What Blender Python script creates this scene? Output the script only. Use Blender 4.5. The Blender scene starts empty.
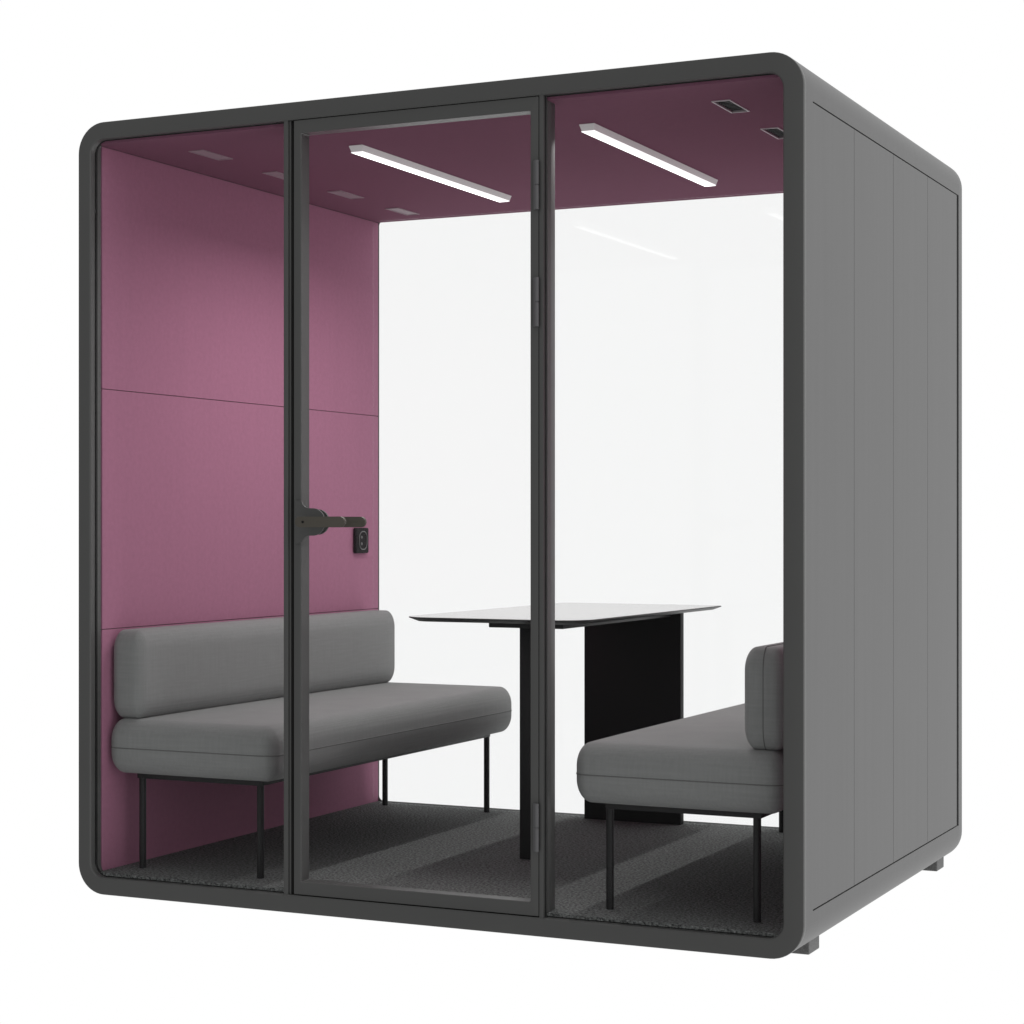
import bpy, bmesh, math
from mathutils import Vector, Matrix
D = bpy.data
scene = bpy.context.scene
col = scene.collection
PI = math.pi

# ------------------------------------------------------------------ materials
def mat(name, base, rough=0.6, spec=0.4, metal=0.0, bump=None, var=None, sheen=0.0, coat=0.0):
    """bump=(scale, strength, distance); var=(scale, amount)"""
    m = D.materials.new(name); m.use_nodes = True
    nt = m.node_tree; b = nt.nodes['Principled BSDF']
    b.inputs['Base Color'].default_value = (*base, 1)
    b.inputs['Roughness'].default_value = rough
    b.inputs['Specular IOR Level'].default_value = spec
    b.inputs['Metallic'].default_value = metal
    if sheen: b.inputs['Sheen Weight'].default_value = sheen; b.inputs['Sheen Roughness'].default_value = 0.5
    if coat: b.inputs['Coat Weight'].default_value = coat
    tc = nt.nodes.new('ShaderNodeTexCoord')
    if var:
        n = nt.nodes.new('ShaderNodeTexNoise'); n.inputs['Scale'].default_value = var[0]; n.inputs['Detail'].default_value = 5
        n.inputs['Roughness'].default_value = 0.65
        nt.links.new(tc.outputs['Object'], n.inputs['Vector'])
        r = nt.nodes.new('ShaderNodeMapRange'); r.inputs[1].default_value = .3; r.inputs[2].default_value = .7
        r.inputs[3].default_value = 1 - var[1]; r.inputs[4].default_value = 1 + var[1]
        nt.links.new(n.outputs['Fac'], r.inputs[0])
        mx = nt.nodes.new('ShaderNodeVectorMath'); mx.operation = 'SCALE'
        mx.inputs[0].default_value = base
        nt.links.new(r.outputs[0], mx.inputs['Scale'])
        nt.links.new(mx.outputs[0], b.inputs['Base Color'])
    if bump:
        n = nt.nodes.new('ShaderNodeTexNoise'); n.inputs['Scale'].default_value = bump[0]; n.inputs['Detail'].default_value = 3
        nt.links.new(tc.outputs['Object'], n.inputs['Vector'])
        bp = nt.nodes.new('ShaderNodeBump'); bp.inputs['Strength'].default_value = bump[1]; bp.inputs['Distance'].default_value = bump[2]
        nt.links.new(n.outputs['Fac'], bp.inputs['Height']); nt.links.new(bp.outputs[0], b.inputs['Normal'])
    return m

def weave(name, base, rough=0.9):
    """woven upholstery: crossed threads as bump and slight colour change"""
    m = mat(name, base, rough, 0.2, sheen=0.15)
    nt = m.node_tree; b = nt.nodes['Principled BSDF']; tc = nt.nodes.new('ShaderNodeTexCoord')
    outs = []
    for d in ('X', 'Y', 'Z'):
        w = nt.nodes.new('ShaderNodeTexWave'); w.wave_type = 'BANDS'; w.bands_direction = d
        w.inputs['Scale'].default_value = 95; w.inputs['Distortion'].default_value = 1.2; w.inputs['Detail'].default_value = 1
        nt.links.new(tc.outputs['Object'], w.inputs['Vector']); outs.append(w.outputs['Fac'])
    a = nt.nodes.new('ShaderNodeMath'); a.operation = 'ADD'; nt.links.new(outs[0], a.inputs[0]); nt.links.new(outs[1], a.inputs[1])
    a2 = nt.nodes.new('ShaderNodeMath'); a2.operation = 'ADD'; nt.links.new(a.outputs[0], a2.inputs[0]); nt.links.new(outs[2], a2.inputs[1])
    bp = nt.nodes.new('ShaderNodeBump'); bp.inputs['Strength'].default_value = .25; bp.inputs['Distance'].default_value = .0008
    nt.links.new(a2.outputs[0], bp.inputs['Height']); nt.links.new(bp.outputs[0], b.inputs['Normal'])
    # long slubs
    mp = nt.nodes.new('ShaderNodeMapping'); mp.inputs['Scale'].default_value = (160, 160, 9)
    nt.links.new(tc.outputs['Object'], mp.inputs['Vector'])
    n = nt.nodes.new('ShaderNodeTexNoise'); n.inputs['Scale'].default_value = 1; n.inputs['Detail'].default_value = 3
    nt.links.new(mp.outputs[0], n.inputs['Vector'])
    mp2 = nt.nodes.new('ShaderNodeMapping'); mp2.inputs['Scale'].default_value = (9, 9, 170)
    nt.links.new(tc.outputs['Object'], mp2.inputs['Vector'])
    n2 = nt.nodes.new('ShaderNodeTexNoise'); n2.inputs['Scale'].default_value = 1; n2.inputs['Detail'].default_value = 3
    nt.links.new(mp2.outputs[0], n2.inputs['Vector'])
    s = nt.nodes.new('ShaderNodeMath'); s.operation = 'ADD'; nt.links.new(n.outputs['Fac'], s.inputs[0]); nt.links.new(n2.outputs['Fac'], s.inputs[1])
    r = nt.nodes.new('ShaderNodeMapRange'); r.inputs[1].default_value = .7; r.inputs[2].default_value = 1.3
    r.inputs[3].default_value = .94; r.inputs[4].default_value = 1.06
    nt.links.new(s.outputs[0], r.inputs[0])
    mx = nt.nodes.new('ShaderNodeVectorMath'); mx.operation = 'SCALE'; mx.inputs[0].default_value = base
    nt.links.new(r.outputs[0], mx.inputs['Scale']); nt.links.new(mx.outputs[0], b.inputs['Base Color'])
    return m

def glass(name, tint, base_fac, edge_fac):
    m = D.materials.new(name); m.use_nodes = True
    nt = m.node_tree; nt.nodes.clear()
    o = nt.nodes.new('ShaderNodeOutputMaterial'); mix = nt.nodes.new('ShaderNodeMixShader')
    t = nt.nodes.new('ShaderNodeBsdfTransparent'); t.inputs['Color'].default_value = (*tint, 1)
    g = nt.nodes.new('ShaderNodeBsdfGlossy'); g.inputs['Roughness'].default_value = 0.0
    g.inputs['Color'].default_value = (1, 1, 1, 1)
    lw = nt.nodes.new('ShaderNodeLayerWeight'); lw.inputs['Blend'].default_value = .5
    p = nt.nodes.new('ShaderNodeMath'); p.operation = 'POWER'; p.inputs[1].default_value = 4.0
    nt.links.new(lw.outputs['Facing'], p.inputs[0])
    ma = nt.nodes.new('ShaderNodeMath'); ma.operation = 'MULTIPLY_ADD'
    ma.inputs[1].default_value = edge_fac; ma.inputs[2].default_value = base_fac
    nt.links.new(p.outputs[0], ma.inputs[0]); nt.links.new(ma.outputs[0], mix.inputs['Fac'])
    nt.links.new(t.outputs[0], mix.inputs[1]); nt.links.new(g.outputs[0], mix.inputs[2])
    nt.links.new(mix.outputs[0], o.inputs['Surface'])
    return m

def emit(name, colr, s):
    m = D.materials.new(name); m.use_nodes = True
    b = m.node_tree.nodes['Principled BSDF']
    b.inputs['Base Color'].default_value = (.5, .5, .5, 1)
    b.inputs['Emission Color'].default_value = (*colr, 1); b.inputs['Emission Strength'].default_value = s
    return m

M = dict(
    shell=mat('shell_grey', (.102, .102, .102), .42, .35, bump=(900, .05, .0004), var=(3, .02)),
    frame=mat('frame_grey', (.096, .097, .095), .38, .35, bump=(900, .05, .0004), var=(4, .03)),
    black=mat('black_rubber', (.012, .012, .012), .6, .3),
    metal_black=mat('black_powder_coat', (.014, .014, .015), .45, .35, bump=(1200, .08, .0003)),
    panel_black=mat('black_panel', (.010, .010, .011), .6, .25, bump=(700, .08, .0003)),
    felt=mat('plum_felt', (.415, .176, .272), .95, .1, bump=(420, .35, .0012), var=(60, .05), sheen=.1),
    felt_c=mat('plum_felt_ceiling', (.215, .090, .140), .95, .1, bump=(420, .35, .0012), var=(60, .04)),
    carpet=mat('charcoal_carpet', (.178, .186, .183), .97, .1, bump=(130, 1.0, .012), var=(130, .95)),
    fabric=weave('grey_fabric', (.252, .259, .256)),
    seam_shade=mat('seam_groove_shade', (.15, .152, .15), .9, .1),  # shade of the cushions' seam grooves, put into a darker colour
    table=mat('table_laminate', (.30, .30, .295), .13, .9, bump=(500, .03, .0003)),
    table_edge=mat('table_edge', (.03, .03, .03), .45, .4),
    lamp=emit('lamp_body', (1.0, .96, .97), .16),
    lens_rim=emit('lamp_lens_rim', (1.0, .99, .99), 1.1),
    lens=emit('lamp_lens', (1.0, .98, .98), 3.0),
    vent_trim=mat('vent_trim', (.62, .58, .60), .45, .4),
    vent_trim_plum=mat('vent_trim_plum', (.36, .27, .31), .6, .3),
    vent_lit=mat('vent_lit', (.36, .27, .31), .5, .4),  # pale colour stands in for light caught inside the left vents
    vent_wall=mat('vent_wall', (.30, .26, .28), .6, .3),
    handle=mat('bronze_handle', (.110, .100, .083), .42, .4, metal=.35),
    hinge=mat('hinge_steel', (.14, .14, .145), .4, .4),
    foot=mat('foot_rubber', (.20, .20, .20), .8, .2, bump=(300, .4, .001), var=(200, .3)),
    glass_front=glass('front_glass', (.995, .995, .995), .004, .10),
    glass_back=glass('back_glass', (.972, .975, .974), .014, .22),
    socket=mat('socket_plastic', (.020, .017, .019), .7, .15),
    socket_ring=mat('socket_ring', (.12, .12, .12), .35, .5),
    white_ring=mat('screw_dark', (.005, .005, .005), .5, .3),
)
for mm, (sx, sy, sz), amt in ((M['shell'], (45, 45, .8), .035), (M['felt'], (30, 30, 1.2), .012)):
    nt_ = mm.node_tree; b_ = nt_.nodes['Principled BSDF']
    src = b_.inputs['Base Color'].links[0].from_socket
    tc_ = nt_.nodes.new('ShaderNodeTexCoord'); mp_ = nt_.nodes.new('ShaderNodeMapping'); mp_.inputs['Scale'].default_value = (sx, sy, sz)
    n_ = nt_.nodes.new('ShaderNodeTexNoise'); n_.inputs['Scale'].default_value = 1; n_.inputs['Detail'].default_value = 4
    r_ = nt_.nodes.new('ShaderNodeMapRange'); r_.inputs[1].default_value = .3; r_.inputs[2].default_value = .7
    r_.inputs[3].default_value = 1 - amt; r_.inputs[4].default_value = 1 + amt
    v_ = nt_.nodes.new('ShaderNodeVectorMath'); v_.operation = 'SCALE'
    nt_.links.new(tc_.outputs['Object'], mp_.inputs[0]); nt_.links.new(mp_.outputs[0], n_.inputs['Vector'])
    nt_.links.new(n_.outputs['Fac'], r_.inputs[0]); nt_.links.new(r_.outputs[0], v_.inputs['Scale'])
    nt_.links.new(src, v_.inputs[0]); nt_.links.new(v_.outputs[0], b_.inputs['Base Color'])

# ------------------------------------------------------------------ helpers
def link(name, bm, material, parent=None, smooth=None, recalc=True):
    if recalc: bmesh.ops.recalc_face_normals(bm, faces=bm.faces)
    me = D.meshes.new(name); bm.to_mesh(me); bm.free()
    ms = material if isinstance(material, (list, tuple)) else [material]
    for m in ms: me.materials.append(m)
    if smooth is not None:
        me.polygons.foreach_set('use_smooth', [True] * len(me.polygons))
        if smooth < 180: me.set_sharp_from_angle(angle=math.radians(smooth))
    o = D.objects.new(name, me); col.objects.link(o)
    if parent: o.parent = parent
    return o

def thing(name, label, cat, loc=(0, 0, 0), group=None):
    o = D.objects.new(name, None); o.empty_display_size = .2; col.objects.link(o)
    o.location = loc; o['label'] = label; o['category'] = cat
    if group: o['group'] = group
    return o

def add_box(bm, x0, x1, y0, y1, z0, z1, bev=0, seg=2):
    b2 = bmesh.new()
    bmesh.ops.create_cube(b2, size=1)
    for v in b2.verts:
        v.co = Vector((x0 + (v.co.x + .5) * (x1 - x0), y0 + (v.co.y + .5) * (y1 - y0), z0 + (v.co.z + .5) * (z1 - z0)))
    if bev: bmesh.ops.bevel(b2, geom=list(b2.edges), offset=bev, segments=seg, profile=.5, affect='EDGES')
    me = D.meshes.new('tmp'); b2.to_mesh(me); b2.free(); bm.from_mesh(me); D.meshes.remove(me)
    return bm

def box(*a, **k): return add_box(bmesh.new(), *a, **k)

def rrect(x0, x1, z0, z1, r, n=10):
    """closed rounded rectangle, list of (x,z)"""
    pts = []
    for cx, cz, a0 in ((x1 - r, z1 - r, 0), (x0 + r, z1 - r, 90), (x0 + r, z0 + r, 180), (x1 - r, z0 + r, 270)):
        for i in range(n + 1):
            a = math.radians(a0 + 90 * i / n); pts.append((cx + r * math.cos(a), cz + r * math.sin(a)))
    return pts

def rrect_e(x0, x1, z0, z1, rx, rz, n=12):
    pts = []
    for cx, cz, a0 in ((x1 - rx, z1 - rz, 0), (x0 + rx, z1 - rz, 90), (x0 + rx, z0 + rz, 180), (x1 - rx, z0 + rz, 270)):
        for i in range(n + 1):
            a = math.radians(a0 + 90 * i / n); pts.append((cx + rx * math.cos(a), cz + rz * math.sin(a)))
    return pts

def loft(rings, closed=False):
    """rings: lists of 3d points of equal length, lofted in order"""
    bm = bmesh.new(); vs = [[bm.verts.new(p) for p in r] for r in rings]
    n = len(rings[0]); m = len(rings)
    for i in range(m if closed else m - 1):
        a, b = vs[i], vs[(i + 1) % m]
        for j in range(n): bm.faces.new((a[j], a[(j + 1) % n], b[(j + 1) % n], b[j]))
    return bm

def frame_ring(x0, x1, z0, z1, R, ix, iz, r, y0, y1, bev=.003, n=12, ix2=None, bb=None):
    bb = bev if bb is None else bb
    """a frame: rounded-rect outer, rounded-rect inner, from y0 to y1 with eased edges"""
    ixr = ix2 or ix
    def O(d, y): return [(x, y, z) for x, z in rrect(x0 + d, x1 - d, z0 + d, z1 - d, max(R - d, .0005), n)]
    def I(d, y): return [(x, y, z) for x, z in rrect(x0 + ix - d, x1 - ixr + d, z0 + iz - d, z1 - iz + d, max(r + d, .0005), n)]
    k = .3 * bev
    rings = [O(0, y0 + bev), O(k, y0 + k), O(bev, y0), I(bev, y0)[:], I(0, y0 + bev), I(0, y1 - bb), I(bb, y1), O(bb, y1), O(.3 * bb, y1 - .3 * bb), O(0, y1 - bb)]
    # inner ring grown outwards into the frame by bev
    rings[3] = [(x, y0, z) for x, z in rrect(x0 + ix - bev, x1 - ixr + bev, z0 + iz - bev, z1 - iz + bev, r + bev, n)]
    rings[6] = [(x, y1, z) for x, z in rrect(x0 + ix - bb, x1 - ixr + bb, z0 + iz - bb, z1 - iz + bb, r + bb, n)]
    return loft(rings, closed=True)

def tube(bm, pts, r, n=12, closed=False):
    pts = [Vector(p) for p in pts]; m = len(pts); rings = []
    prev = None
    for i, p in enumerate(pts):
        if closed: t = pts[(i + 1) % m] - pts[i - 1]
        else: t = pts[min(i + 1, m - 1)] - pts[max(i - 1, 0)]
        t.normalize()
        up = prev if prev is not None else (Vector((0, 0, 1)) if abs(t.z) < .9 else Vector((1, 0, 0)))
        a = (up - t * up.dot(t)).normalized(); prev = a; b = t.cross(a)
        rings.append([bm.verts.new(p + (a * math.cos(2 * PI * k / n) + b * math.sin(2 * PI * k / n)) * r) for k in range(n)])
    for i in range(m if closed else m - 1):
        A, B = rings[i], rings[(i + 1) % m]
        for k in range(n): bm.faces.new((A[k], A[(k + 1) % n], B[(k + 1) % n], B[k]))
    if not closed:
        bm.faces.new(rings[0][::-1]); bm.faces.new(rings[-1])
    return bm

def cushion(x0, x1, y0, y1, z0, z1, r, bulge=(0, 0, 0), N=22):
    rv = r if isinstance(r, (tuple, list)) else (r, r, r)
    """soft rounded block with slightly crowned faces"""
    bm = bmesh.new(); bmesh.ops.create_cube(bm, size=2)
    bmesh.ops.subdivide_edges(bm, edges=list(bm.edges), cuts=N, use_grid_fill=True)
    hx, hy, hz = (x1 - x0) / 2, (y1 - y0) / 2, (z1 - z0) / 2
    c = Vector(((x0 + x1) / 2, (y0 + y1) / 2, (z0 + z1) / 2))
    def place(u, h, r):           # grid lines: a third of them in each rounded end
        s = 1 if u >= 0 else -1; u = abs(u); t = .42
        if u <= t: return s * u / t * (h - r), 0
        return s * (h - r), s * (u - t) / (1 - t)
    for v in bm.verts:
        u = v.co.copy(); P = []; Q = []
        for k, h in enumerate((hx, hy, hz)):
            a, b = place(u[k], h, rv[k]); P.append(a); Q.append(b)
        q = Vector([math.tan(x * PI / 4) if abs(x) < 1 else x for x in Q])
        q.normalize() if q.length > 0 else None
        p = Vector(P) + Vector((q.x * rv[0], q.y * rv[1], q.z * rv[2]))
        s = Vector((p.x / hx, p.y / hy, p.z / hz))
        w = [max(0, 1 - abs(s[k]) ** 4) for k in range(3)]
        d = Vector((bulge[0] * s.x * w[1] * w[2], bulge[1] * s.y * w[0] * w[2], bulge[2] * s.z * w[0] * w[1]))
        v.co = c + p + d
    return bm

# ------------------------------------------------------------------ dimensions (metres)
W, H, DP = 2.25, 2.30, 1.758
ZF, ZC = .061, 2.239          # finished floor, ceiling
XL, XR = .050, 2.200          # wall lining faces
GY = 1.738

pod = thing('meeting_pod', 'large dark grey office meeting pod with rounded corners, plum lining and glass front and back', 'meeting pod', (W / 2, DP / 2, -.034))
def P(name, bm, m, parent=None, smooth=None, label=None):
    o = link(name, bm, m, None, smooth)
    if parent is None:
        o.parent = pod; o.matrix_parent_inverse = Matrix.Translation(-Vector(pod.location))
    else:
        o.parent = parent
    if label: o['label'] = label
    return o

# shell: profile with a shallow recess for the cladding on both sides
def shell_profile(step, inset=0.0, n=12):
    R = .09; zt, zb = 2.182, .115
    x0, x1, z0, z1 = inset, W - inset, inset, H - inset
    r = R - inset
    pts = []
    def arc(cx, cz, a0):
        for i in range(n + 1):
            a = math.radians(a0 + 90 * i / n); pts.append((cx + r * math.cos(a), cz + r * math.sin(a)))
    pts += [(x1, zb), (x1 - step, zb), (x1 - step, zt), (x1, zt)]
    arc(x1 - r, z1 - r, 0); arc(x0 + r, z1 - r, 90)
    pts += [(x0, zt), (x0 + step, zt), (x0 + step, zb), (x0, zb)]
    arc(x0 + r, z0 + r, 180); arc(x1 - r, z0 + r, 270)
    return pts
def inner_profile(count, n=12):
    R = .03; x0, x1, z0, z1 = .040, W - .040, .040, H - .031
    pts = []
    def arc(cx, cz, a0):
        for i in range(n + 1):
            a = math.radians(a0 + 90 * i / n); pts.append((cx + R * math.cos(a), cz + R * math.sin(a)))
    pts += [(x1, .115), (x1, .116), (x1, 2.181), (x1, 2.182)]
    arc(x1 - R, z1 - R, 0); arc(x0 + R, z1 - R, 90)
    pts += [(x0, 2.182), (x0, 2.181), (x0, .116), (x0, .115)]
    arc(x0 + R, z0 + R, 180); arc(x1 - R, z0 + R, 270)
    return pts
GD = .0055
Y = lambda pr, y: [(x, y, z) for x, z in pr]
a, b, ip = shell_profile(0), shell_profile(GD), inner_profile(0)
bev = shell_profile(0, .003); bev1 = shell_profile(0, .001)
rings = [Y(a, .0225), Y(a, .0792), Y(b, .0792), Y(b, 1.706), Y(a, 1.706), Y(a, DP - .004), Y(bev1, DP - .001), Y(bev, DP), Y(ip, DP), Y(ip, .0225)]
P('shell', loft(rings, closed=True), M['shell'], smooth=25)

# cladding boards on each side
ys = [.0795, .4635, .8775, 1.2885, 1.682]
for side in (0, 1):
    for i in range(4):
        y0, y1 = ys[i] + (.0008 if i else 0), ys[i + 1] - .0008
        if side: bm = box(W - GD + .0005, W - .0004, y0, y1, .1185, 2.1785, bev=.0008, seg=2)
        else: bm = box(.0004, GD - .0005, y0, y1, .1185, 2.1785, bev=.0008, seg=2)
        P('side_panel', bm, M['shell'])

# front frame, back frame
P('front_frame', frame_ring(0, W, 0, H, .09, .0455, .0505, .043, 0, .0222, bev=.0035, ix2=.0545, bb=.0002), M['frame'], smooth=30)
P('front_seal', frame_ring(.0450, W - .0450, .0500, H - .0500, .042, .0040, .0030, .038, .0225, .0300, bev=.0008), M['black'], smooth=30)
# lining of the opening behind the front frame (holds the glass)
P('glazing_channel', frame_ring(.041, W - .041, .0405, H - .032, .035, .0055, .0095, .034, .0305, .050, bev=.001), M['frame'], smooth=30)
P('back_frame', frame_ring(.041, W - .041, .0405, H - .032, .03, .0095, .0215, .020, 1.7505, 1.7570, bev=.001), M['frame'], smooth=30)

# floor deck, carpet, ceiling
bm = bmesh.new()
ol = [(.0475, .0245), (.7185, .0245), (.7185, .0515), (1.530, .0515), (1.530, .0245), (2.2025, .0245), (2.2025, .0512), (2.1995, .0512), (2.1995, 1.750), (.0505, 1.750), (.0505, .0512), (.0475, .0512)]
A = [bm.verts.new((x, y, .0505)) for x, y in ol]; B = [bm.verts.new((x, y, ZF)) for x, y in ol]
bm.faces.new(A[::-1]); bm.faces.new(B)
for i in range(len(ol)): bm.faces.new((A[i], A[(i + 1) % len(ol)], B[(i + 1) % len(ol)], B[i]))
P('carpet', bm, M['carpet'])
vents = [(x0, y0) for x0 in (.2445, 1.9275) for y0 in (.228, .642, 1.052, 1.462)]
VW, VL = .046, .158
def grid_slab(x0, x1, y0, y1, z, holes, zt):
    xs = sorted({x0, x1, *[h[0] for h in holes], *[h[0] + VW for h in holes]})
    yy = sorted({y0, y1, *[h[1] for h in holes], *[h[1] + VL for h in holes]})
    bm = bmesh.new(); V = {}
    def v(x, y, zz):
        k = (round(x, 5), round(y, 5), zz)
        if k not in V: V[k] = bm.verts.new((x, y, zz))
        return V[k]
    hs = {(round(h[0], 4), round(h[1], 4)) for h in holes}
    for i in range(len(xs) - 1):
        for j in range(len(yy) - 1):
            if (round(xs[i], 4), round(yy[j], 4)) in hs: continue
            bm.faces.new([v(xs[i], yy[j], z), v(xs[i], yy[j + 1], z), v(xs[i + 1], yy[j + 1], z), v(xs[i + 1], yy[j], z)])
    return bm
cm = grid_slab(.0505, 2.1995, .0515, 1.750, ZC, vents, 0)
for x0, x1, y0 in ((.0475, .7185, .0245), (.7187, 1.5298, .0515), (1.530, 2.2025, .0245)):
    add_box(cm, x0, x1, y0, y0 + .0265 if y0 < .03 else y0 + .002, ZC, 2.2585)
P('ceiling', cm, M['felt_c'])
for vx, vy in vents:
    x0, x1, y0, y1 = vx, vx + VW, vy, vy + VL
    # trim ring
    bm = bmesh.new(); t = .0035; z = ZC
    add_box(bm, x0 - t, x0 + .0005, y0 - t, y1 + t, z - .0025, z + .001)
    add_box(bm, x1 - .0005, x1 + t, y0 - t, y1 + t, z - .0025, z + .001)
    add_box(bm, x0 + .0006, x1 - .0006, y0 - t, y0 + .0005, z - .0025, z + .001)
    add_box(bm, x0 + .0006, x1 - .0006, y1 - .0005, y1 + t, z - .0025, z + .001)
    v = P('vent', bm, M['vent_trim'])
    bm = bmesh.new()
    add_box(bm, x0 - .002, x0 + .0004, y0 - .002, y1 + .002, z + .0012, z + .0175)
    add_box(bm, x1 - .0004, x1 + .002, y0 - .002, y1 + .002, z + .0012, z + .0175)
    add_box(bm, x0 + .0006, x1 - .0006, y0 - .002, y0 + .0004, z + .0012, z + .0175)
    add_box(bm, x0 + .0006, x1 - .0006, y1 - .0004, y1 + .002, z + .0012, z + .0175)
    P('vent_sleeve', bm, M['vent_wall'], parent=v)
    left = vx < 1
    v.data.materials[0] = M['vent_trim_plum'] if left else M['vent_trim']
    bm = box(x0 - .0018, x1 + .0018, y0 - .0018, y1 + .0018, z + .0135, z + .0165)
    g = P('grille', bm, M['panel_black'], parent=v)
    bm = bmesh.new()
    for k in range(9):
        yy = y0 + .010 + k * (VL - .02) / 8
        if left: add_box(bm, x0 + .001, x1 - .001, yy - .0075, yy + .0075, z - .001, z + .0015)  # left slats lie flush, their pale tone painted as the lit vent interior
        else: add_box(bm, x0 + .001, x1 - .001, yy - .0030, yy + .0030, z + .0025, z + .0065)
    P('louvre', bm, M['vent_lit'] if left else M['panel_black'], parent=v)

# plum lining: three rows on each side wall
for side in (0, 1):
    xa, xb = ((.0405, XL) if side == 0 else (XR, W - .0405))
    for z0, z1 in ((ZF - .01, .7850), (.7870, 1.5090), (1.5110, ZC - .001)):
        P('wall_panel', box(xa, xb, .0515, 1.7495, z0, z1, bev=.0012, seg=2), M['felt'])

# ceiling lamps
LAMP_W = 7.3
for cx in (.750, 1.503):
    y0, y1 = .364, 1.388; hw = .0195
    bm = bmesh.new()
    pts0 = [(cx - hw, y0), (cx + hw, y0), (cx + hw, y1), (cx - hw, y1)]
    bm = box(cx - hw - .0045, cx + hw + .0045, y0 - .008, y1 + .010, 2.2190, ZC - .0005, bev=.002, seg=2)
    for vv in bm.verts:      # sides lean in towards the lens
        if vv.co.z < 2.226:
            vv.co.x += .0045 if vv.co.x < cx else -.0045
            vv.co.y += .007 if vv.co.y < 1 else -.007
    L = P('ceiling_light', bm, M['lamp'])
    P('lens', box(cx - hw + .0055, cx + hw - .0055, y0 + .008, y1 - .008, 2.2164, 2.2185), M['lens'], parent=L)
    P('lens_rim', box(cx - hw, cx + hw, y0, y1, 2.2172, 2.2200), M['lens_rim'], parent=L)
    ld = D.lights.new('strip_lamp', 'AREA'); ld.shape = 'RECTANGLE'; ld.size = .034; ld.size_y = y1 - y0 - .02
    ld.energy = LAMP_W; ld.spread = math.radians(154); ld.color = (1, .985, .975)
    lo = D.objects.new('strip_lamp', ld); col.objects.link(lo); lo.location = (cx, (y0 + y1) / 2, 2.2155)
    lo.parent = pod; lo.matrix_parent_inverse = Matrix.Translation(-Vector(pod.location))

# mullions
for x0, x1 in ((.7175, .7315), (1.5165, 1.529)):
    bm = bmesh.new()
    add_box(bm, x0, x1, .003, .080, .0495, H - .0495, bev=.0012)
    P('mullion', bm, M['frame'], smooth=30)
    g = bmesh.new()
    add_box(g, x1 - .0003, x1 + .0012, .012, .016, .052, H - .052)
    P('mullion_seal', g, M['black'])

# fixed glass lights with glazing beads
def bead(x0, x1, z0, z1, r, y0, y1, w):
    return frame_ring(x0, x1, z0, z1, r, w, w, max(r - w, .002), y0, y1, bev=.0008)
for x0, x1 in ((.0492, .7215), (1.5260, 2.1945)):
    wp = P('front_window', box(x0, x1, .012, .020, .0515, 2.2490), M['glass_front'])
    bm = bmesh.new()
    if x0 > 1: add_box(bm, 1.5295, 1.5325, .0005 + .021, .0445, .0620, 2.2380)
    else: add_box(bm, .7155, .7185, .0005 + .021, .0445, .0620, 2.2380)
    P('glazing_bead', bm, M['frame'], parent=wp)

# ---- door
DX0, DX1, DZ0, DZ1 = .7505, 1.5145, .0535, 2.2475
SW, RW = .0245, .037
door = P('door', frame_ring(DX0, DX1, DZ0, DZ1, .003, SW, RW, .003, .004, .050, bev=.0018), M['frame'], smooth=30)
# thin jamb strip in the gap on the lock side
P('jamb', box(.7335, .7385, .008, .060, .0505, H - .0505, bev=.0008), M['frame'])
P('jamb_seal', box(.7395, .7490, .030, .058, .0505, H - .0505), M['black'])
P('head_seal', box(.7500, 1.5160, .024, .058, 2.2482, 2.2503), M['black'])
P('pane', box(DX0 + SW - .004, DX1 - SW + .004, .028, .036, DZ0 + RW - .004, DZ1 - RW + .004), M['glass_front'], parent=door)
# hinges
for z0, z1 in ((1.944, 2.075), (1.631, 1.762), (.228, .356)):
    zm = (z0 + z1) / 2
    bm = bmesh.new()
    tube(bm, [(1.5125, -.004, z0), (1.5125, -.004, zm - .0012)], .0062, 16)
    tube(bm, [(1.5125, -.004, zm + .0012), (1.5125, -.004, z1)], .0062, 16)
    tube(bm, [(1.5125, -.004, z0 + .002), (1.5125, -.004, z1 - .002)], .0035, 12)
    add_box(bm, 1.5005, 1.5115, -.0005, .0045, z0, z1, bev=.0008)
    P('hinge', bm, M['hinge'], parent=door, smooth=30)
# handle plate: a disc bridging the stile, filleted into it
def extrude_outline(pts, y0, y1, bev=0):
    bm = bmesh.new(); n = len(pts)
    A = [bm.verts.new((x, y0, z)) for x, z in pts]; B = [bm.verts.new((x, y1, z)) for x, z in pts]
    bm.faces.new(A); bm.faces.new(B[::-1])
    for i in range(n): bm.faces.new((A[i], A[(i + 1) % n], B[(i + 1) % n], B[i]))
    return bm
hz = 1.109; hxc = .811; hr = .0385
pts = []
for i in range(25):
    a = math.radians(-88 + 176 * i / 24); pts.append((hxc + .006 + hr * math.cos(a), hz + hr * math.sin(a)))
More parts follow.
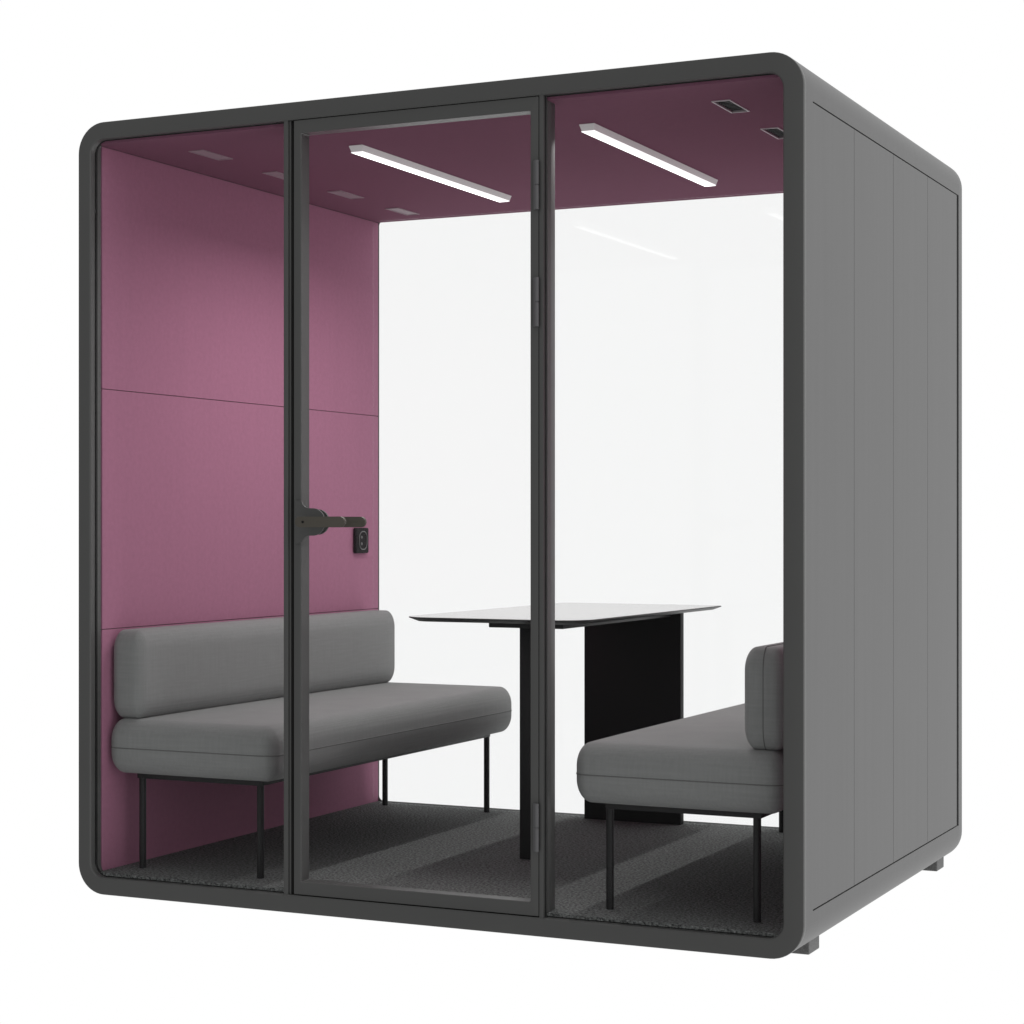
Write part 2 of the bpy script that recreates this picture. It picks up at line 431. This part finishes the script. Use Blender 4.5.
# concave fillet up to the stile, then down the stile's edge
for i in range(9):
    a = math.radians(-90 - 80 * i / 8)
    pts.append((hxc - .002 + .024 * math.cos(a) - .006, hz + hr + .0245 + .024 * math.sin(a)))
pts += [(.7575, hz + hr + .024), (.7575, hz - hr - .024)]
for i in range(9):
    a = math.radians(170 - 80 * i / 8)
    pts.append((hxc - .008 + .024 * math.cos(a), hz - hr - .0245 + .024 * math.sin(a)))
hp = P('handle_plate', extrude_outline(pts, -.001, .0035), M['frame'], parent=door, smooth=30)
bm = bmesh.new(); tube(bm, [(hxc - .001, .0365, hz), (hxc - .001, .0425, hz)], .036, 40)
P('inner_rose', bm, M['frame'], parent=door, smooth=30)
def lever(x0, x1, z, hh, y0, y1, neck):
    out = [(px, pz) for px, pz in rrect(x0, x1, z - hh, z + hh, hh * .98, 8)]
    bm = extrude_outline(out, y0, y1)
    eds = [e for e in bm.edges if abs(e.verts[0].co.y - e.verts[1].co.y) < 1e-6]
    bmesh.ops.bevel(bm, geom=eds, offset=.0018, segments=2, profile=.5, affect='EDGES')
    tube(bm, [neck[0], neck[1]], .0105, 20)
    return bm
bm = lever(.790, .951, hz, .0150, -.056, -.045, ((.812, -.046, hz), (.812, .000, hz)))
hd = P('door_handle', bm, M['handle'], parent=door, smooth=35)
bm = bmesh.new(); tube(bm, [(.8165, -.0575, hz), (.8165, -.055, hz)], .0035, 16)
P('handle_screw', bm, M['white_ring'], parent=door, smooth=30)
bm = lever(.790, .940, hz, .0150, .078, .089, ((.812, .079, hz), (.812, .040, hz)))
P('inner_handle', bm, M['handle'], parent=door, smooth=35)

# back glass
P('back_window', box(.0525, W - .0525, 1.703, 1.711, ZF + .0008, ZC - .0015), M['glass_back'])

# socket on the plum wall
sy, sz = 1.607, 1.043
bm = cushion(.0502, .0640, sy - .050, sy + .048, sz - .047, sz + .047, .0065, N=14)
s = P('power_socket', bm, M['socket'], smooth=180)
bm = bmesh.new()
tube(bm, [(.0645, y, z) for y, z in rrect(sy - .026, sy + .030, sz - .033, sz + .033, .024, 8)], .0022, 8, closed=True)
P('socket_rim', bm, M['socket_ring'], parent=s, smooth=180)
bm = bmesh.new()
tube(bm, [(.0641, sy - .010, sz + .012), (.0660, sy - .010, sz + .012)], .0055, 12)
tube(bm, [(.0641, sy - .010, sz - .012), (.0660, sy - .010, sz - .012)], .0055, 12)
P('usb_port', bm, M['socket_ring'], parent=s, smooth=40)

# levelling feet
for fx in (.060, 2.120):
    for fy in (.243, 1.661):
        P('foot', box(fx, fx + .070, fy, fy + .094, -.034, .012, bev=.003, seg=2), M['foot'])

# ------------------------------------------------------------------ benches
def make_bench(name, label, ox, mirror):
    """built for the left wall: x grows away from the wall; ox = wall-side x of the cushions"""
    root = thing(name, label, 'bench', (ox, .885, ZF), 'grey upholstered benches facing each other')
    lxs = (.097, .514) if mirror else (.074, .494)
    def put(nm, bm, m, parent=None, smooth=None):
        if mirror:
            for v in bm.verts: v.co.x = -v.co.x
        o = link(nm, bm, m, None, smooth); o.parent = parent or root
        return o
    y = lambda v: v - .885
    z = lambda v: v - ZF
    seat = put('seat', cushion(0, .590, y(.060), y(1.700), z(.3535), z(.517), (.044, .044, .064), (.001, .0006, .004)), M['fabric'], smooth=180)
    pp = bmesh.new()
    tube(pp, [(px, py, z(.4315)) for px, py in rrect(-.0002, .5908, y(.0592), y(1.7008), .045, 12)], .0014, 8, closed=True)  # dark tube drawn in place of the shaded seam groove
    put('seat_seam', pp, M['seam_shade'], seat, 180)
    back = put('backrest', cushion(0, .118, y(.079), y(1.678), z(.5165), z(.7845), (.034, .034, .062), (.001, .0005, .0005)), M['fabric'], smooth=180)
    pp = bmesh.new()
    tube(pp, [(.059, py, pz) for py, pz in rrect_e(y(.0785), y(1.6785), z(.5160), z(.7850), .034, .062)], .0012, 8, closed=True)  # same dark tube for the backrest's seam groove
    if mirror: put('backrest_seam', pp, M['seam_shade'], back, 180)
    else: pp.free()
    fr = bmesh.new()
    fx0, fx1, fy0, fy1 = lxs[0] - .014, lxs[1] + .010, y(.137), y(1.668); t = .018; a0, a1 = z(.3335), z(.3565)
    add_box(fr, fx0, fx1, fy0, fy0 + t, a0, a1, bev=.001); add_box(fr, fx0, fx1, fy1 - t, fy1, a0, a1, bev=.001)
    add_box(fr, fx0, fx0 + t, fy0 + t + .001, fy1 - t - .001, a0, a1, bev=.001); add_box(fr, fx1 - t, fx1, fy0 + t + .001, fy1 - t - .001, a0, a1, bev=.001)
    put('base_frame', fr, M['metal_black'])
    for lx in lxs:
        for ly in (.146, 1.659):
            lg = bmesh.new(); tube(lg, [(lx, y(ly), 0.0003), (lx, y(ly), z(.334))], .0105, 20)
            leg = put('leg', lg, M['metal_black'], smooth=40)
    return root
make_bench('upholstered_bench', 'grey upholstered bench with backrest against the plum side wall, left of the table', .0553, False)
make_bench('upholstered_bench', 'grey upholstered bench right of the table, its backrest partly hidden by the pod corner', 2.176, True)

# ------------------------------------------------------------------ table
tb = thing('meeting_table', 'black table with thin pale grey reflective top and rounded corners between the two benches', 'table', (1.118, 1.1, ZF))
def T(nm, bm, m, smooth=None):
    for v in bm.verts: v.co -= Vector((1.118, 1.1, ZF))
    return link(nm, bm, m, tb, smooth)
TX0, TX1, TY0, TY1, TZ = .836, 1.440, .458, 1.700, .823
def ring2(d, z, r):
    out = []
    for cx, cy, a0, rr in ((TX1, TY1, 0, .03), (TX0, TY1, 90, .03), (TX0, TY0, 180, r), (TX1, TY0, 270, r)):
        sx = -1 if cx == TX1 else 1; sy = -1 if cy == TY1 else 1
        ccx, ccy = cx + sx * rr, cy + sy * rr; q = max(rr - d, .0005)
        if rr - d < .0005: ccx, ccy = cx + sx * (d + .0005), cy + sy * (d + .0005)
        for i in range(13):
            a = math.radians(a0 + 90 * i / 12); out.append((ccx + q * math.cos(a), ccy + q * math.sin(a), z))
    return out
bm = loft([ring2(.002, TZ, .10), ring2(.0, TZ - .0015, .10), ring2(.0, TZ - .0035, .10), ring2(.028, TZ - .014, .10)])
bm.faces.ensure_lookup_table()
n = 52
vs = list(bm.verts)
bm.faces.new(vs[:n]); bm.faces.new(vs[3 * n:4 * n][::-1])
top = T('tabletop', bm, [M['table'], M['table_edge']], 30)
for p_ in top.data.polygons:
    zc = sum(top.data.vertices[i].co.z for i in p_.vertices) / len(p_.vertices)
    p_.material_index = 0 if zc > TZ - ZF - .0005 else 1
T('underframe', box(1.008, 1.262, .735, 1.665, .782, .8085, bev=.003), M['metal_black'], 30)
T('leg', box(1.093, 1.143, .781, .831, ZF + .0003, .787, bev=.002), M['metal_black'], 30)
T('panel_leg', box(.934, 1.297, 1.658, 1.690, ZF + .0003, .8085, bev=.0015), M['panel_black'], 30)

# ------------------------------------------------------------------ world: bright studio behind and right of the pod, dimmer in front of it
w = D.worlds.new('World'); scene.world = w; w.use_nodes = True
nt = w.node_tree; bg = nt.nodes['Background']
tc = nt.nodes.new('ShaderNodeTexCoord')
dt = nt.nodes.new('ShaderNodeVectorMath'); dt.operation = 'DOT_PRODUCT'; dt.inputs[1].default_value = (.55, .835, 0)
nt.links.new(tc.outputs['Generated'], dt.inputs[0])
mr = nt.nodes.new('ShaderNodeMapRange'); mr.interpolation_type = 'SMOOTHSTEP'
mr.inputs[1].default_value = -.45; mr.inputs[2].default_value = .15; mr.inputs[3].default_value = .37; mr.inputs[4].default_value = 1.0
nt.links.new(dt.outputs['Value'], mr.inputs[0])
nt.links.new(mr.outputs[0], bg.inputs['Color']); bg.inputs['Strength'].default_value = 1.0

# ------------------------------------------------------------------ camera
cd = D.cameras.new('camera'); cam = D.objects.new('camera', cd); col.objects.link(cam)
cam.location = (3.76137, -4.89805, 1.10087)
cam.rotation_euler = (PI / 2, 0, .44296)
cd.sensor_width = 36; cd.lens = 2016.242 / 1024 * 36
cd.shift_y = (524.8514 - 512) / 1024
cd.clip_end = 200
scene.camera = cam

vs_ = scene.view_settings; vs_.view_transform = 'Standard'; vs_.look = 'None'; vs_.exposure = 0; vs_.gamma = 1
vs_.use_curve_mapping = False
scene.render.engine = 'CYCLES'
c = scene.cycles
c.max_bounces = 10; c.diffuse_bounces = 5; c.glossy_bounces = 4; c.transparent_max_bounces = 24
c.use_denoising = True
c.caustics_reflective = False; c.caustics_refractive = False
c.sample_clamp_indirect = 6
